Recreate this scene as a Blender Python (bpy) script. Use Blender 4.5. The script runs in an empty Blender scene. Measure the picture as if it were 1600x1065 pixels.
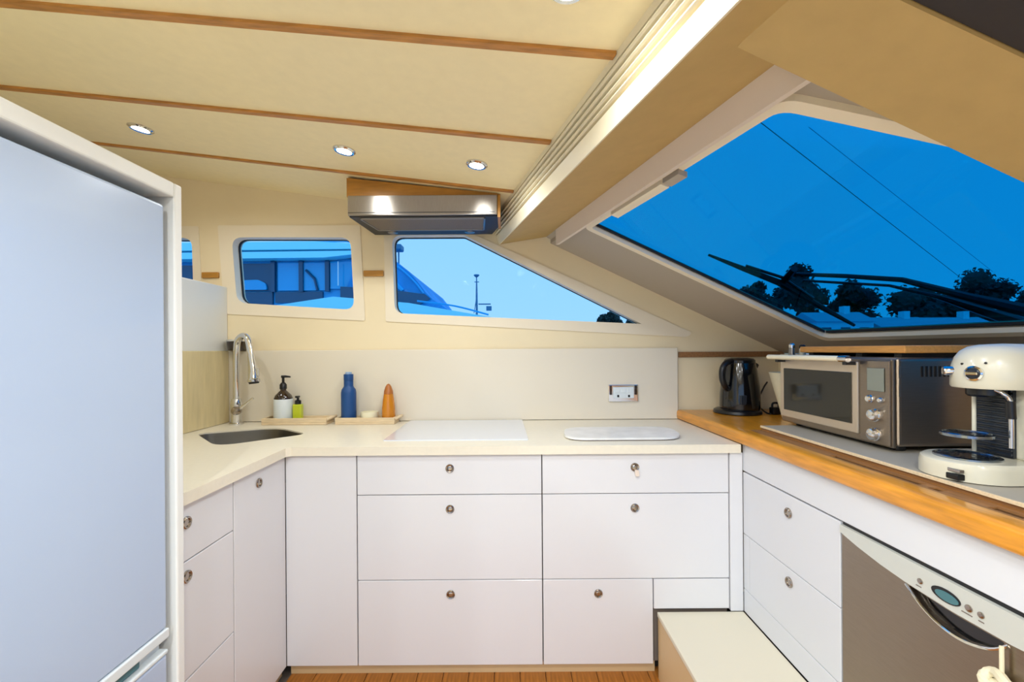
import bpy, bmesh, math, random
from mathutils import Vector, Matrix
from mathutils.geometry import tessellate_polygon
random.seed(4)
sc = bpy.context.scene
C = sc.collection
R = math.radians

# ------------------------------------------------------------------ camera
EYE = 1.265
cam = bpy.data.cameras.new('camera'); camo = bpy.data.objects.new('camera', cam); C.objects.link(camo)
cam.sensor_width = 36.0; cam.lens = 36.0 * 680 / 1600
cam.shift_x = 7 / 1600; cam.shift_y = 14.5 / 1600
cam.clip_start = 0.02; cam.clip_end = 2000
camo.location = (0, 0, EYE)
camo.matrix_world = Matrix.Translation((0, 0, EYE)) @ Matrix.Rotation(R(90), 4, 'X') @ Matrix.Rotation(R(-0.4), 4, 'Z')
sc.camera = camo

# ------------------------------------------------------------------ world: dusk sky
w = bpy.data.worlds.new('dusk_sky'); sc.world = w; w.use_nodes = True
nt = w.node_tree; nt.nodes.clear()
N = nt.nodes.new; L = nt.links.new
tc = N('ShaderNodeTexCoord'); sep = N('ShaderNodeSeparateXYZ'); L(tc.outputs['Generated'], sep.inputs[0])
mz = N('ShaderNodeMapRange'); L(sep.outputs['Z'], mz.inputs['Value'])
mz.inputs['From Min'].default_value = 0.0; mz.inputs['From Max'].default_value = 0.9
ramp = N('ShaderNodeValToRGB'); L(mz.outputs[0], ramp.inputs[0])
ramp.color_ramp.elements[0].color = (0.40, 0.62, 0.98, 1)
ramp.color_ramp.elements[1].color = (0.16, 0.48, 0.98, 1)
# the afterglow lies astern (-Y): the sky dims smoothly away from it
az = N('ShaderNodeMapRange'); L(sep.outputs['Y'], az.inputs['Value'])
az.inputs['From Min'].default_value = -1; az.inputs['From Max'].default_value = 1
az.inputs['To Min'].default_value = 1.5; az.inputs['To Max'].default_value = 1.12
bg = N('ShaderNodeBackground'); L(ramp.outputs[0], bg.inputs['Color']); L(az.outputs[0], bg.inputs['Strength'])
wo = N('ShaderNodeOutputWorld'); L(bg.outputs[0], wo.inputs[0])

sc.view_settings.view_transform = 'Standard'; sc.view_settings.look = 'None'
sc.view_settings.gamma = 1.0; sc.view_settings.use_curve_mapping = False
sc.view_settings.exposure = 0.15
LAMP_W = 17.0
LAMP_COL = (0.90, 0.95, 0.99)

# ------------------------------------------------------------------ materials
def srgb(r, g, b):
    f = lambda c: (c/255)/12.92 if c/255 <= .04045 else (((c/255)+.055)/1.055)**2.4
    return (f(r), f(g), f(b), 1)
def mat(name, col, rough=.5, metal=0., var=0., scale=8., stretch=(1, 1, 1), bump=0., emit=None, estr=1., coat=0., spec=.5):
    m = bpy.data.materials.new(name); m.use_nodes = True
    t = m.node_tree; p = t.nodes['Principled BSDF']
    c = srgb(*col)
    p.inputs['Base Color'].default_value = c; p.inputs['Roughness'].default_value = rough; p.inputs['Metallic'].default_value = metal
    p.inputs['Coat Weight'].default_value = coat; p.inputs['Specular IOR Level'].default_value = spec
    if var or bump:
        co = t.nodes.new('ShaderNodeTexCoord'); mp = t.nodes.new('ShaderNodeMapping'); mp.inputs['Scale'].default_value = stretch
        t.links.new(co.outputs['Object'], mp.inputs[0])
        n = t.nodes.new('ShaderNodeTexNoise'); n.inputs['Scale'].default_value = scale; n.inputs['Detail'].default_value = 5
        t.links.new(mp.outputs[0], n.inputs['Vector'])
        if var:
            r = t.nodes.new('ShaderNodeValToRGB')
            r.color_ramp.elements[0].position = .3; r.color_ramp.elements[1].position = .7
            r.color_ramp.elements[0].color = tuple(max(0, x*(1-var)) for x in c[:3]) + (1,)
            r.color_ramp.elements[1].color = tuple(min(1, x*(1+var)) for x in c[:3]) + (1,)
            t.links.new(n.outputs[0], r.inputs[0]); t.links.new(r.outputs[0], p.inputs['Base Color'])
        if bump:
            b = t.nodes.new('ShaderNodeBump'); b.inputs['Strength'].default_value = bump; b.inputs['Distance'].default_value = .002
            t.links.new(n.outputs[0], b.inputs['Height']); t.links.new(b.outputs[0], p.inputs['Normal'])
    if emit:
        p.inputs['Emission Color'].default_value = srgb(*emit); p.inputs['Emission Strength'].default_value = estr
    return m
def glass(name, tint, refl=.06):
    m = bpy.data.materials.new(name); m.use_nodes = True; t = m.node_tree; t.nodes.clear()
    o = t.nodes.new('ShaderNodeOutputMaterial'); mx = t.nodes.new('ShaderNodeMixShader')
    tr = t.nodes.new('ShaderNodeBsdfTransparent'); tr.inputs[0].default_value = (*tint, 1)
    gl = t.nodes.new('ShaderNodeBsdfGlossy'); gl.inputs['Roughness'].default_value = .02
    fr = t.nodes.new('ShaderNodeFresnel'); fr.inputs[0].default_value = 1.3
    mu = t.nodes.new('ShaderNodeMath'); mu.operation = 'MULTIPLY'; mu.inputs[1].default_value = refl * 10
    t.links.new(fr.outputs[0], mu.inputs[0]); t.links.new(mu.outputs[0], mx.inputs[0])
    t.links.new(tr.outputs[0], mx.inputs[1]); t.links.new(gl.outputs[0], mx.inputs[2]); t.links.new(mx.outputs[0], o.inputs[0])
    return m
M = dict(
    ceiling=mat('ceiling_vinyl', (252, 236, 190), .55, var=.02, scale=30, bump=.05),
    wall=mat('wall_liner', (240, 222, 184), .5, var=.015, scale=6),
    frame=mat('window_liner', (242, 228, 202), .45),
    tan=mat('tan_vinyl', (194, 163, 104), .6, var=.04, scale=20, bump=.05),
    greyliner=mat('grey_liner', (178, 166, 150), .6),
    pelmet=mat('pelmet_paint', (232, 216, 200), .5),
    slat=mat('slat_paint', (240, 228, 196), .4),
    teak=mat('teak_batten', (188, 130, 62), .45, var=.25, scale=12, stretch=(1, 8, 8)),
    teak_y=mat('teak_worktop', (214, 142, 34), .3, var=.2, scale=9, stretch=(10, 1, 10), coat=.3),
    teak_dk=mat('teak_dark_brown', (150, 104, 60), .5, var=.2, scale=10, stretch=(10, 1, 10)),  # darker brown teak for the inner strip and rail
    plank=mat('floor_plank_wood', (178, 112, 46), .35, var=.25, scale=8, stretch=(10, 1, 10), coat=.3),
    bounce_floor=mat('unseen_bounce_floor', (238, 228, 208), .95, bump=.3, scale=200),  # pale tone chosen to throw light back at the ceiling
    oakhood=mat('hood_wood', (186, 130, 52), .4, var=.12, scale=14, stretch=(1, 6, 6)),
    bamboo=mat('bamboo', (206, 144, 70), .45, var=.12, scale=20, stretch=(10, 1, 10)),
    palewood=mat('pale_wood', (226, 202, 164), .55, var=.1, scale=20, stretch=(1, 8, 8)),
    white=mat('cabinet_white', (226, 225, 227), .28, coat=.2),
    carcass=mat('carcass_dark', (120, 108, 98), .7),
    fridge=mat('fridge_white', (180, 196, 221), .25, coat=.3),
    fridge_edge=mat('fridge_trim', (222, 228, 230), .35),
    surround=mat('surround_white', (236, 236, 232), .4),
    counter=mat('worktop_cream', (238, 229, 208), .35, var=.02, scale=60),
    splash=mat('backsplash_cream', (232, 221, 200), .4),
    splash_gloss=mat('side_splash_beige', (226, 208, 160), .2, var=.08, scale=5, stretch=(1, 8, 1), coat=.5),
    hob=mat('white_hob_glass', (228, 232, 240), .12, coat=.5),
    marble=mat('marble', (236, 234, 230), .25, var=.08, scale=14),
    steel=mat('brushed_steel', (168, 160, 149), .36, 1., var=.08, scale=30, stretch=(30, 30, 1)),
    steel_h=mat('brushed_steel_dark', (158, 144, 128), .34, 1., var=.06, scale=30, stretch=(1, 1, 30)),
    basin=mat('sink_steel', (150, 146, 138), .3, 1.),
    chrome=mat('chrome', (222, 222, 222), .08, 1.),
    knob=mat('knob_chrome', (170, 160, 150), .18, 1.),
    black=mat('black_plastic', (16, 16, 18), .3),
    hoodblack=mat('hood_underside', (38, 36, 34), .5),
    gloss_black=mat('gloss_black', (8, 9, 12), .12, coat=.4),
    rubber=mat('black_rubber', (20, 20, 20), .7),
    darkshade=mat('dark_sunshade', (52, 46, 46), .8),
    amber=mat('amber_bottle', (46, 32, 20), .12, coat=.5),
    label=mat('paper_label', (226, 232, 232), .6),
    greensoap=mat('green_soap', (196, 206, 40), .2, coat=.4),
    bluebottle=mat('blue_bottle', (18, 72, 132), .45),
    bluecap=mat('blue_bottle_cap', (150, 176, 205), .3),
    orangebottle=mat('amber_orange', (206, 128, 18), .25, coat=.4),
    orangecap=mat('copper_cap', (176, 104, 44), .35),
    cream=mat('cream_ceramic', (236, 228, 196), .3),
    coffee=mat('coffee_shell_cream', (214, 208, 186), .28, coat=.4),
    ribs=mat('ribbed_dark', (34, 40, 48), .35),
    grate=mat('drip_grate', (150, 160, 170), .2, 1.),
    platform=mat('platform_grey', (172, 164, 148), .5),
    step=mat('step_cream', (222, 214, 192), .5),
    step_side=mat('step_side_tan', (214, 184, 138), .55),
    fascia=mat('fascia_white', (216, 217, 221), .4),
    dish_panel=mat('dishwasher_silver', (206, 208, 200), .35, .2),
    lcd_shade=mat('lcd_and_grip_shade', (70, 116, 122), .2),  # display colour, also the painted shade in the fridge grip
    lcd_grey=mat('lcd_grey', (128, 132, 120), .25),
    ovendoor=mat('oven_door_steel', (206, 190, 168), .4, .7),
    ovenglass=mat('oven_glass', (30, 28, 20), .08, coat=.15, spec=.4),
    rope=mat('rope_cotton', (226, 216, 184), .9),
    lamp=mat('lamp_lens', (255, 246, 225), .3, emit=(255, 244, 220), estr=14.),
    hoodlens=mat('hood_lamp_lens', (170, 160, 140), .2),
    filt=mat('filter_mesh', (120, 106, 88), .6, .1, var=.25, scale=220),
    clear=glass('side_window_glass', (.84, .97, 1.0), .012),
    tinted=glass('tinted_windscreen_glass', (.06, .57, .75), .012),
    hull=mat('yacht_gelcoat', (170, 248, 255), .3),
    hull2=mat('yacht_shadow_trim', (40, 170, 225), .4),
    ywin=mat('yacht_window', (6, 74, 104), .1),
    ywin2=mat('yacht_window_pale', (20, 165, 215), .1),
    canvas=mat('blue_canvas', (30, 150, 215), .7, var=.2, scale=3),
    water=mat('harbour_water', (100, 160, 200), .15, bump=.3, scale=3),
    bank=mat('bank_grass', (40, 60, 60), .9),
    leaf=mat('tree_leaf', (30, 48, 40), .8),
    bark=mat('tree_bark', (46, 40, 34), .9),
    house=mat('house_render', (236, 240, 236), .8),
    roof=mat('house_roof', (176, 186, 190), .8),
    pane=mat('house_pane', (60, 78, 92), .3),
    mast=mat('mast_paint', (60, 120, 150), .5),
)

for k_ in ('steel', 'steel_h'):
    t_ = M[k_].node_tree; p_ = t_.nodes['Principled BSDF']; p_.inputs['Anisotropic'].default_value = .95; p_.inputs['Anisotropic Rotation'].default_value = .25
    tg = t_.nodes.new('ShaderNodeTangent'); tg.direction_type = 'RADIAL'; tg.axis = 'Z'; t_.links.new(tg.outputs[0], p_.inputs['Tangent'])

# ------------------------------------------------------------------ builders
WPOS = {}
def setp(o, label=None, cat=None, group=None, kind=None):
    if label: o['label'] = label
    if cat: o['category'] = cat
    if group: o['group'] = group
    if kind: o['kind'] = kind
    return o
def thing(name, label, cat, loc=(0, 0, 0), group=None, kind=None):
    o = bpy.data.objects.new(name, None); C.objects.link(o); o.location = loc; o.empty_display_size = .05
    WPOS[o.name] = Vector(loc); setp(o, label, cat, group, kind)
    return o
def ob(name, bm, m, parent=None, smooth=False, label=None, cat=None, group=None, kind=None):
    bmesh.ops.recalc_face_normals(bm, faces=bm.faces)
    me = bpy.data.meshes.new(name)
    lo = Vector((min(v.co[i] for v in bm.verts) for i in range(3))); hi = Vector((max(v.co[i] for v in bm.verts) for i in range(3)))
    c = (lo + hi) / 2; c.z = lo.z
    bmesh.ops.translate(bm, verts=bm.verts, vec=-c)
    if smooth:
        for f in bm.faces: f.smooth = True
    bm.to_mesh(me); bm.free()
    if smooth:
        try: me.set_sharp_from_angle(angle=R(38))
        except Exception: pass
    me.materials.append(M[m])
    o = bpy.data.objects.new(name, me); C.objects.link(o); WPOS[o.name] = c.copy()
    if parent: o.parent = parent; o.location = c - WPOS[parent.name]
    else: o.location = c
    setp(o, label, cat, group, kind)
    return o
def NB(): return bmesh.new()
def box(bm, x0, x1, y0, y1, z0, z1, bev=0., seg=2):
    b = bmesh.new()
    v = [b.verts.new((x, y, z)) for x in (x0, x1) for y in (y0, y1) for z in (z0, z1)]
    for f in ((0, 1, 3, 2), (4, 6, 7, 5), (0, 4, 5, 1), (2, 3, 7, 6), (0, 2, 6, 4), (1, 5, 7, 3)): b.faces.new([v[i] for i in f])
    if bev: bmesh.ops.bevel(b, geom=b.edges[:], offset=bev, segments=seg, affect='EDGES', profile=.5)
    merge(bm, b); return bm
def merge(bm, b):
    mp = {}
    for v in b.verts: mp[v] = bm.verts.new(v.co)
    for f in b.faces:
        try: bm.faces.new([mp[v] for v in f.verts])
        except ValueError: pass
    b.free()
def rpoly(pts, r, seg=5):
    """round the corners of a polygon; r a number or one per corner"""
    out = []; n = len(pts)
    for i in range(n):
        p0, p, p1 = Vector(pts[i-1]), Vector(pts[i]), Vector(pts[(i+1) % n])
        rr = r[i] if isinstance(r, (list, tuple)) else r
        if rr <= 0: out.append(tuple(p)); continue
        a = p + (p0-p).normalized()*min(rr, (p0-p).length*.49); b = p + (p1-p).normalized()*min(rr, (p1-p).length*.49)
        for k in range(seg+1):
            t = k/seg; out.append(tuple(a*(1-t)**2 + p*2*t*(1-t) + b*t*t))
    return out
def plate(bm, outer, holes, mp, t0, t1):
    """extruded 2-D polygon with holes; mp(u, v, t) -> xyz"""
    loops = [outer] + list(holes)
    tris = tessellate_polygon([[Vector((u, v, 0)) for u, v in lp] for lp in loops])
    flat = [p for lp in loops for p in lp]
    A = [bm.verts.new(mp(u, v, t0)) for u, v in flat]; B = [bm.verts.new(mp(u, v, t1)) for u, v in flat]
    for t in tris:
        for S in (A, B):
            try: bm.faces.new([S[i] for i in t])
            except ValueError: pass
    k = 0
    for lp in loops:
        n = len(lp)
        for i in range(n):
            a, b = k+i, k+(i+1) % n
            bm.faces.new((A[a], A[b], B[b], B[a]))
        k += n
    return bm
XZ = lambda y0: (lambda u, v, t: (u, y0+t, v))      # wall facing the galley
XY = lambda u, v, t: (u, v, t)
def lathe(bm, cx, cy, prof, seg=24, axis='Z', cz=0):
    """prof: (radius, height) list"""
    rings = []
    for r, h in prof:
        ring = []
        for i in range(seg):
            a = 2*math.pi*i/seg
            if axis == 'Z': p = (cx+r*math.cos(a), cy+r*math.sin(a), cz+h)
            elif axis == 'Y': p = (cx+r*math.cos(a), cy+h, cz+r*math.sin(a))
            else: p = (cx+h, cy+r*math.cos(a), cz+r*math.sin(a))
            ring.append(bm.verts.new(p))
        rings.append(ring)
    for a, b in zip(rings, rings[1:]):
        for i in range(seg):
            j = (i+1) % seg; bm.faces.new((a[i], a[j], b[j], b[i]))
    bm.faces.new(rings[0]); bm.faces.new(rings[-1])
    return bm
def tube(bm, pts, r, seg=10, closed=False):
    pts = [Vector(p) for p in pts]; n = len(pts); rings = []
    up = Vector((0.13, 0.21, 1)).normalized()
    for i, p in enumerate(pts):
        if closed: d = pts[(i+1) % n]-pts[i-1]
        else: d = pts[min(i+1, n-1)]-pts[max(i-1, 0)]
        d.normalize()
        s = d.cross(up)
        if s.length < .05: s = d.cross(Vector((1, 0, 0)))
        s.normalize(); u2 = s.cross(d)
        rr = r[i] if isinstance(r, (list, tuple)) else r
        rings.append([bm.verts.new(p + (s*math.cos(2*math.pi*k/seg)+u2*math.sin(2*math.pi*k/seg))*rr) for k in range(seg)])
    m = n if closed else n-1
    for i in range(m):
        a, b = rings[i], rings[(i+1) % n]
        for k in range(seg):
            j = (k+1) % seg; bm.faces.new((a[k], a[j], b[j], b[k]))
    if not closed: bm.faces.new(rings[0]); bm.faces.new(rings[-1])
    return bm
def spline(pts, n=8):
    P = [Vector(p) for p in pts]; out = []
    for i in range(len(P)-1):
        p0, p1, p2, p3 = P[max(i-1, 0)], P[i], P[i+1], P[min(i+2, len(P)-1)]
        for k in range(n):
            t = k/n
            out.append(.5*((2*p1)+(p2-p0)*t+(2*p0-5*p1+4*p2-p3)*t*t+(3*p1-p0-3*p2+p3)*t**3))
    out.append(P[-1]); return out
def bx(*a, **k): return box(NB(), *a, **k)

# ------------------------------------------------------------------ the shell
def zc(x, y):                                          # ceiling height: falls towards the windscreen
    return 1.978 - .024*(y-1.015) - (.0926 + .0345*(y-1.015))*x
K = .26
def xe(y, c=.52): return c - K*y                       # lines parallel to the windscreen
YB = 2.29
# floor: base with planks
flo = ob('floor', bx(-2.4, 2.2, -2.5, 2.29, -.06, -.012), 'carcass', kind='structure')
px = -.86; k = 0
while px < .56:
    o = ob('plank', bx(px+.001, px+.099, .55, 1.74, -.012, 0, bev=.0015, seg=1), 'plank', flo); px += .1
ob('bounce_floor', bx(-2.38, 2.1, -2.45, .548, -.012, .001), 'bounce_floor', flo, label='unseen pale floor added to bounce light')  # unseen pale floor, added to bounce light up to the ceiling
# ceiling
bm = NB(); ny, nx = 20, 16; g = []
for i in range(ny+1):
    y = -2.5 + (2.33+2.5)*i/ny; row = []
    for j in range(nx+1):
        x = -2.4 + (xe(y)+2.4)*j/nx
        row.append((bm.verts.new((x, y, zc(x, y))), bm.verts.new((x, y, zc(x, y)+.03))))
    g.append(row)
for i in range(ny):
    for j in range(nx):
        for s in (0, 1): bm.faces.new((g[i][j][s], g[i][j+1][s], g[i+1][j+1][s], g[i+1][j][s]))
ob('ceiling', bm, 'ceiling', kind='structure', smooth=True)
n = 0
for yb in (-2.27, -1.84, -1.41, -.98, -.55, -.12, .31, 1.015-.275, 1.015, 1.433, 1.88):
    if abs(yb - .74) < .01: continue
    if yb < 1 and yb > .2: yb = .585
    n += 1
    bm = NB(); hw = .0105 if yb < 1.5 else .009
    for a in range(12):
        x0 = -2.38 + (xe(yb)+2.38)*a/12; x1 = -2.38 + (xe(yb)+2.38)*(a+1)/12
        v = []
        for x in (x0, x1):
            for y in (yb-hw, yb+hw):
                xx = min(x, xe(y)-.001)
                for dz in (.002, -.008): v.append(bm.verts.new((xx, y, zc(xx, y)+dz)))
        for f in ((0, 1, 3, 2), (4, 6, 7, 5), (0, 4, 5, 1), (2, 3, 7, 6), (0, 2, 6, 4), (1, 5, 7, 3)): bm.faces.new([v[i] for i in f])
    bmesh.ops.remove_doubles(bm, verts=bm.verts, dist=1e-5)
    ob('trim_%d' % n, bm, 'teak', kind='structure')
# back wall (the boat's side) with three windows
def rakez(x, y, off=0.): return 1.797 + off - .48*(x + K*y - .86)
W2o = [(-1.518, 1.932), (-.770, 1.927), (-.747, 1.425), (-1.485, 1.466)]
W2g = [(-1.444, 1.868), (-.821, 1.863), (-.803, 1.483), (-1.419, 1.524)]
W1o = [(-2.34, 1.934), (-1.619, 1.928), (-1.600, 1.50), (-2.30, 1.53)]
W1g = [(-2.27, 1.870), (-1.654, 1.866), (-1.648, 1.60), (-2.24, 1.62)]
W3o = [(-.646, 1.945), (-.639, 1.421), (.945, 1.328), (.972, 1.350), (-.325, 1.945)]
W3g = [(-.602, 1.872), (-.591, 1.464), (.705, 1.399), (-.225, 1.872)]
def inset(p, d):
    c = Vector((sum(a for a, b in p)/len(p), sum(b for a, b in p)/len(p)))
    out = []
    for q in p:
        v = Vector(q)-c; out.append(tuple(c + v*(1-d/v.length)))
    return out
wall_out = [(-2.4, -.06), (1.75, -.06), (1.75, rakez(1.75, YB, .03)), (.265, rakez(.265, YB, .03)), (.265, 1.9), (.12, 2.03), (-2.4, 2.33)]
holes = [rpoly(inset(W2o, .03), .02), rpoly(inset(W1o, .03), .02), inset(W3o, .045)]
ob('wall_back', plate(NB(), wall_out, holes, XZ(YB), 0, .06), 'wall', kind='structure')
def side_window(name, outer, gl, ro, rg, label):
    t = thing(name, label, None, (gl[0][0], YB, gl[1][1]), kind='structure')
    G = rpoly(gl, rg, 6)
    ob('window_frame', plate(NB(), rpoly(outer, ro), [G], XZ(YB), -.005, .012), 'frame', t)
    # reveal: ring running outwards from the opening
    ob('window_reveal', plate(NB(), [tuple(Vector(p)+(Vector(p)-Vector((sum(a for a, b in G)/len(G), sum(b for a, b in G)/len(G)))).normalized()*.008) for p in G], [G], XZ(YB), .012, .075), 'frame', t)
    ob('window_pane', plate(NB(), [tuple(Vector(p)+(Vector(p)-Vector((sum(a for a, b in G)/len(G), sum(b for a, b in G)/len(G)))).normalized()*.006) for p in G], [], XZ(YB), .060, .066), 'clear', t)
    gk = rpoly(inset(gl, .004), rg, 6)
    ob('window_seal', plate(NB(), G, [gk], XZ(YB), .045, .060), 'rubber', t)
    return t
side_window('window_1', W1o, W1g, .012, .05, 'cream framed side window mostly hidden behind the fridge')
side_window('window_2', W2o, W2g, .012, .055, 'rounded rectangular side window above the tap with a yacht outside')
side_window('window_3', W3o, W3g, [.01, .01, .02, .02, .01], [.05, .05, .004, .01], 'triangular side window beneath the range hood')
# wood rail pieces on the back wall
for i, (a, b, z0, z1) in enumerate(((-1.600, -1.512, 1.655, 1.685), (-.752, -.648, 1.658, 1.688), (.897, 1.45, 1.222, 1.250))):
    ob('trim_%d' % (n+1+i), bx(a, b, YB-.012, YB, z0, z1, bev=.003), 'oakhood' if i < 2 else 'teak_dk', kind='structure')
n += 3
# partition behind the left worktop, outer hull, rear and right walls
ob('wall_left', bx(-1.50, -1.47, 1.075, YB, 0, 1.607, bev=.006), 'surround', kind='structure')
ob('wall_outer_left', bx(-2.46, -2.40, -2.5, 2.35, 0, 2.33), 'wall', kind='structure')
rear = [(-2.4, 0), (2.4, 0), (2.4, .95), (1.0, 1.97), (-2.4, 2.35)]
ob('wall_rear', plate(NB(), rear, [[(-2.2, .25), (.9, .25), (.9, 1.85), (-2.2, 1.85)]], XZ(-2.5), -.06, 0), 'wall', kind='structure')
t = thing('window_5', 'wide glazed opening in the wall behind the viewpoint', None, (-1, -2.5, .35), kind='structure')
ob('window_frame', plate(NB(), [(-2.22, .23), (.92, .23), (.92, 1.87), (-2.22, 1.87)], [[(-2.16, .29), (-.68, .29), (-.68, 1.81), (-2.16, 1.81)], [(-.62, .29), (.86, .29), (.86, 1.81), (-.62, 1.81)]], XZ(-2.5), -.01, .02), 'frame', t)
# right wall below the windscreen (c = x + K y)
def CP(c, y, z): return (c-K*y, y, z)
def cslab(bm, c0, c1, y0, y1, f0, f1):
    """slab parallel to the windscreen; f0/f1 give z at c"""
    v = [bm.verts.new(CP(c, y, f(c))) for c in (c0, c1) for y in (y0, y1) for f in (f0, f1)]
    for f in ((0, 1, 3, 2), (4, 6, 7, 5), (0, 4, 5, 1), (2, 3, 7, 6), (0, 2, 6, 4), (1, 5, 7, 3)): bm.faces.new([v[i] for i in f])
    return bm
RZ = lambda off: (lambda c: 1.797 + off - .48*(c-.86))
ob('wall_right', cslab(NB(), 2.02, 2.06, -2.5, YB, lambda c: 0, lambda c: 1.235), 'wall', kind='structure')

# ------------------------------------------------------------------ ridged ceiling beam, soffit, pelmet
beam = thing('ceiling_beam', 'cream ridged beam running from the range hood along the windscreen', None, (.25, 1, 1.82), kind='structure')
def cprofile(bm, prof, y0, y1):
    A = [bm.verts.new(CP(c, y0, z)) for c, z in prof]; B = [bm.verts.new(CP(c, y1, z)) for c, z in prof]
    m = len(prof)
    for i in range(m): bm.faces.new((A[i], A[(i+1) % m], B[(i+1) % m], B[i]))
    bm.faces.new(A); bm.faces.new(B); return bm
Y0, Y1 = -2.4, 2.285
ob('beam_core', cprofile(NB(), [(.541, 1.965), (.556, 1.86), (.556, 1.834), (.80, 1.868), (.80, 1.965)], Y0, Y1), 'tan', beam)
ob('top_strip', cprofile(NB(), [(.517, 1.966), (.522, 1.938), (.545, 1.938), (.545, 1.966)], Y0, Y1), 'slat', beam)
for i in range(4):
    z1 = 1.932 - i*.0168; c = .520 + i*.0045
    ob('ridge', cprofile(NB(), [(c+.004, z1), (c-.001, z1-.003), (c-.001, z1-.0065), (c+.004, z1-.009), (.556, z1-.009), (.556, z1)], Y0, Y1), 'slat', beam)
ob('lower_strip', cprofile(NB(), [(.538, 1.863), (.553, 1.820), (.562, 1.822), (.562, 1.863)], Y0, Y1), 'slat', beam)
ob('soffit', cprofile(NB(), [(.5535, 1.8205), (.802, 1.859), (.802, 1.867), (.562, 1.832)], Y0, Y1), 'tan', beam)
ob('pelmet', cprofile(NB(), [(.800, 1.862), (.802, 1.784), (.817, 1.784), (.817, 1.862)], .826, 2.15), 'pelmet', beam)
ob('upper_closure', cprofile(NB(), [(.802, 1.859), (.802, 1.867), (.875, 1.830), (.875, 1.815)], Y0, Y1), 'greyliner', beam)

# ------------------------------------------------------------------ windscreen
ws = thing('window_4', 'large raked tinted windscreen pane with cream frame', None, (1.38, 1.9, 1.31), kind='structure')
GP = [(.86, 1.893), (.86, .966), (.86+1.01, .62), (.86+1.01, 1.89)]      # (c, y) corners of the glass
def rk(off0): return lambda u, v, t: (u-K*v, v, 1.797-.48*(u-.86)+off0+t)
ob('liner', plate(NB(), [(.826, 2.30), (.826, .5), (2.05, .3), (2.05, 2.30)], [rpoly(GP, [.015, .03, .03, .03])], rk(.012), 0, .02), 'greyliner', ws)
big = [(.842, 1.925), (.842, .935), (1.895, .575), (1.895, 1.92)]
ob('window_frame', plate(NB(), rpoly(big, .03), [rpoly(GP, [.015, .03, .03, .03])], rk(-.004), 0, .02), 'frame', ws)
ob('window_pane', plate(NB(), [(.85, 1.905), (.85, .955), (1.88, .60), (1.88, 1.90)], [], rk(.026), 0, .006), 'tinted', ws)
GK = [(.866, 1.885), (.866, .972), (1.864, .63), (1.864, 1.882)]
ob('window_seal', plate(NB(), GP, [GK], rk(.016), 0, .009), 'rubber', ws)
ob('catch', cprofile(NB(), [(.845, 1.800), (.845, 1.784), (.872, 1.774), (.872, 1.790)], 1.29, 1.365), 'greyliner', ws)
ob('frame_lip', cprofile(NB(), [(.845, 1.800), (.845, 1.786), (.872, 1.775), (.872, 1.790)], 1.375, 1.69), 'frame', ws)
# pillar between the panes and the covered pane beyond it
ob('windscreen_pillar', plate(NB(), [(.652, .823), (.643, .650), (2.03, .650), (2.03, .823)], [], rk(-.062), 0, .06), 'tan', kind='structure')
ob('windscreen_sunshade', plate(NB(), [(.652, .648), (.652, -2.45), (2.015, -2.45), (2.015, .648)], [], rk(-.056), 0, .02), 'darkshade',
   label='dark sunshade covering the windscreen pane beside the tan pillar', cat='sunshade')

# ------------------------------------------------------------------ downlights
def downlight(x, y, label, power=LAMP_W, group='recessed ceiling downlights'):
    z = zc(x, y); t = thing('downlight', label, 'downlight', (x, y, z), group)
    tilt = Matrix.Rotation(math.atan(.0926+.0345*(y-1.015)), 4, 'Y')
    def place(o):
        o.matrix_parent_inverse = Matrix.Identity(4); o.location = (0, 0, 0); o.rotation_euler = tilt.to_euler()
    bm = NB(); prof = [(.027, -.001), (.028, -.007), (.036, -.008), (.041, -.004), (.042, .002), (.027, .002)]
    rings = []
    for r, h in prof: rings.append([bm.verts.new((r*math.cos(2*math.pi*i/28), r*math.sin(2*math.pi*i/28), h)) for i in range(28)])
    for a, b in zip(rings, rings[1:]+rings[:1]):
        for i in range(28): bm.faces.new((a[i], a[(i+1) % 28], b[(i+1) % 28], b[i]))
    o = ob('bezel', bm, 'chrome', t, smooth=True); o.data.transform(Matrix.Translation((0, 0, -.008))); place(o)
    bm = lathe(NB(), 0, 0, [(.0275, -.003), (.0275, .004)], 24)
    o = ob('lens', bm, 'lamp', t); o.data.transform(Matrix.Translation((0, 0, -.003))); place(o)
    l = bpy.data.lights.new('downlight_beam', 'SPOT'); l.energy = power; l.color = LAMP_COL; l.spot_size = R(168); l.spot_blend = .55; l.shadow_soft_size = .03
    lo = bpy.data.objects.new('downlight_beam', l); C.objects.link(lo); lo.parent = t; lo.location = (0, 0, -.02)
downlight(-1.393, 1.66, 'lit ceiling downlight above the fridge, leftmost of the row of three', 8)
downlight(-.617, 1.66, 'lit ceiling downlight just left of the range hood, middle of the row', 8)
downlight(-.112, 1.66, 'lit ceiling downlight in front of the range hood beside the ridged beam', 8)
downlight(.121, .845, 'lit ceiling downlight at the top edge of the view, nearest the viewer', 16)
for x, y in ((.30, -.05), (-.45, -.05), (-1.2, -.05), (.45, -.9), (-.4, -.9), (-1.3, -.9), (-.4, -1.8), (-1.3, -1.8)):  # unseen lamps carrying on the rows, added as fill light
    downlight(x, y, 'unseen ceiling downlight added behind the viewpoint as fill light', 31, 'unseen fill downlights behind the viewpoint')

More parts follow.
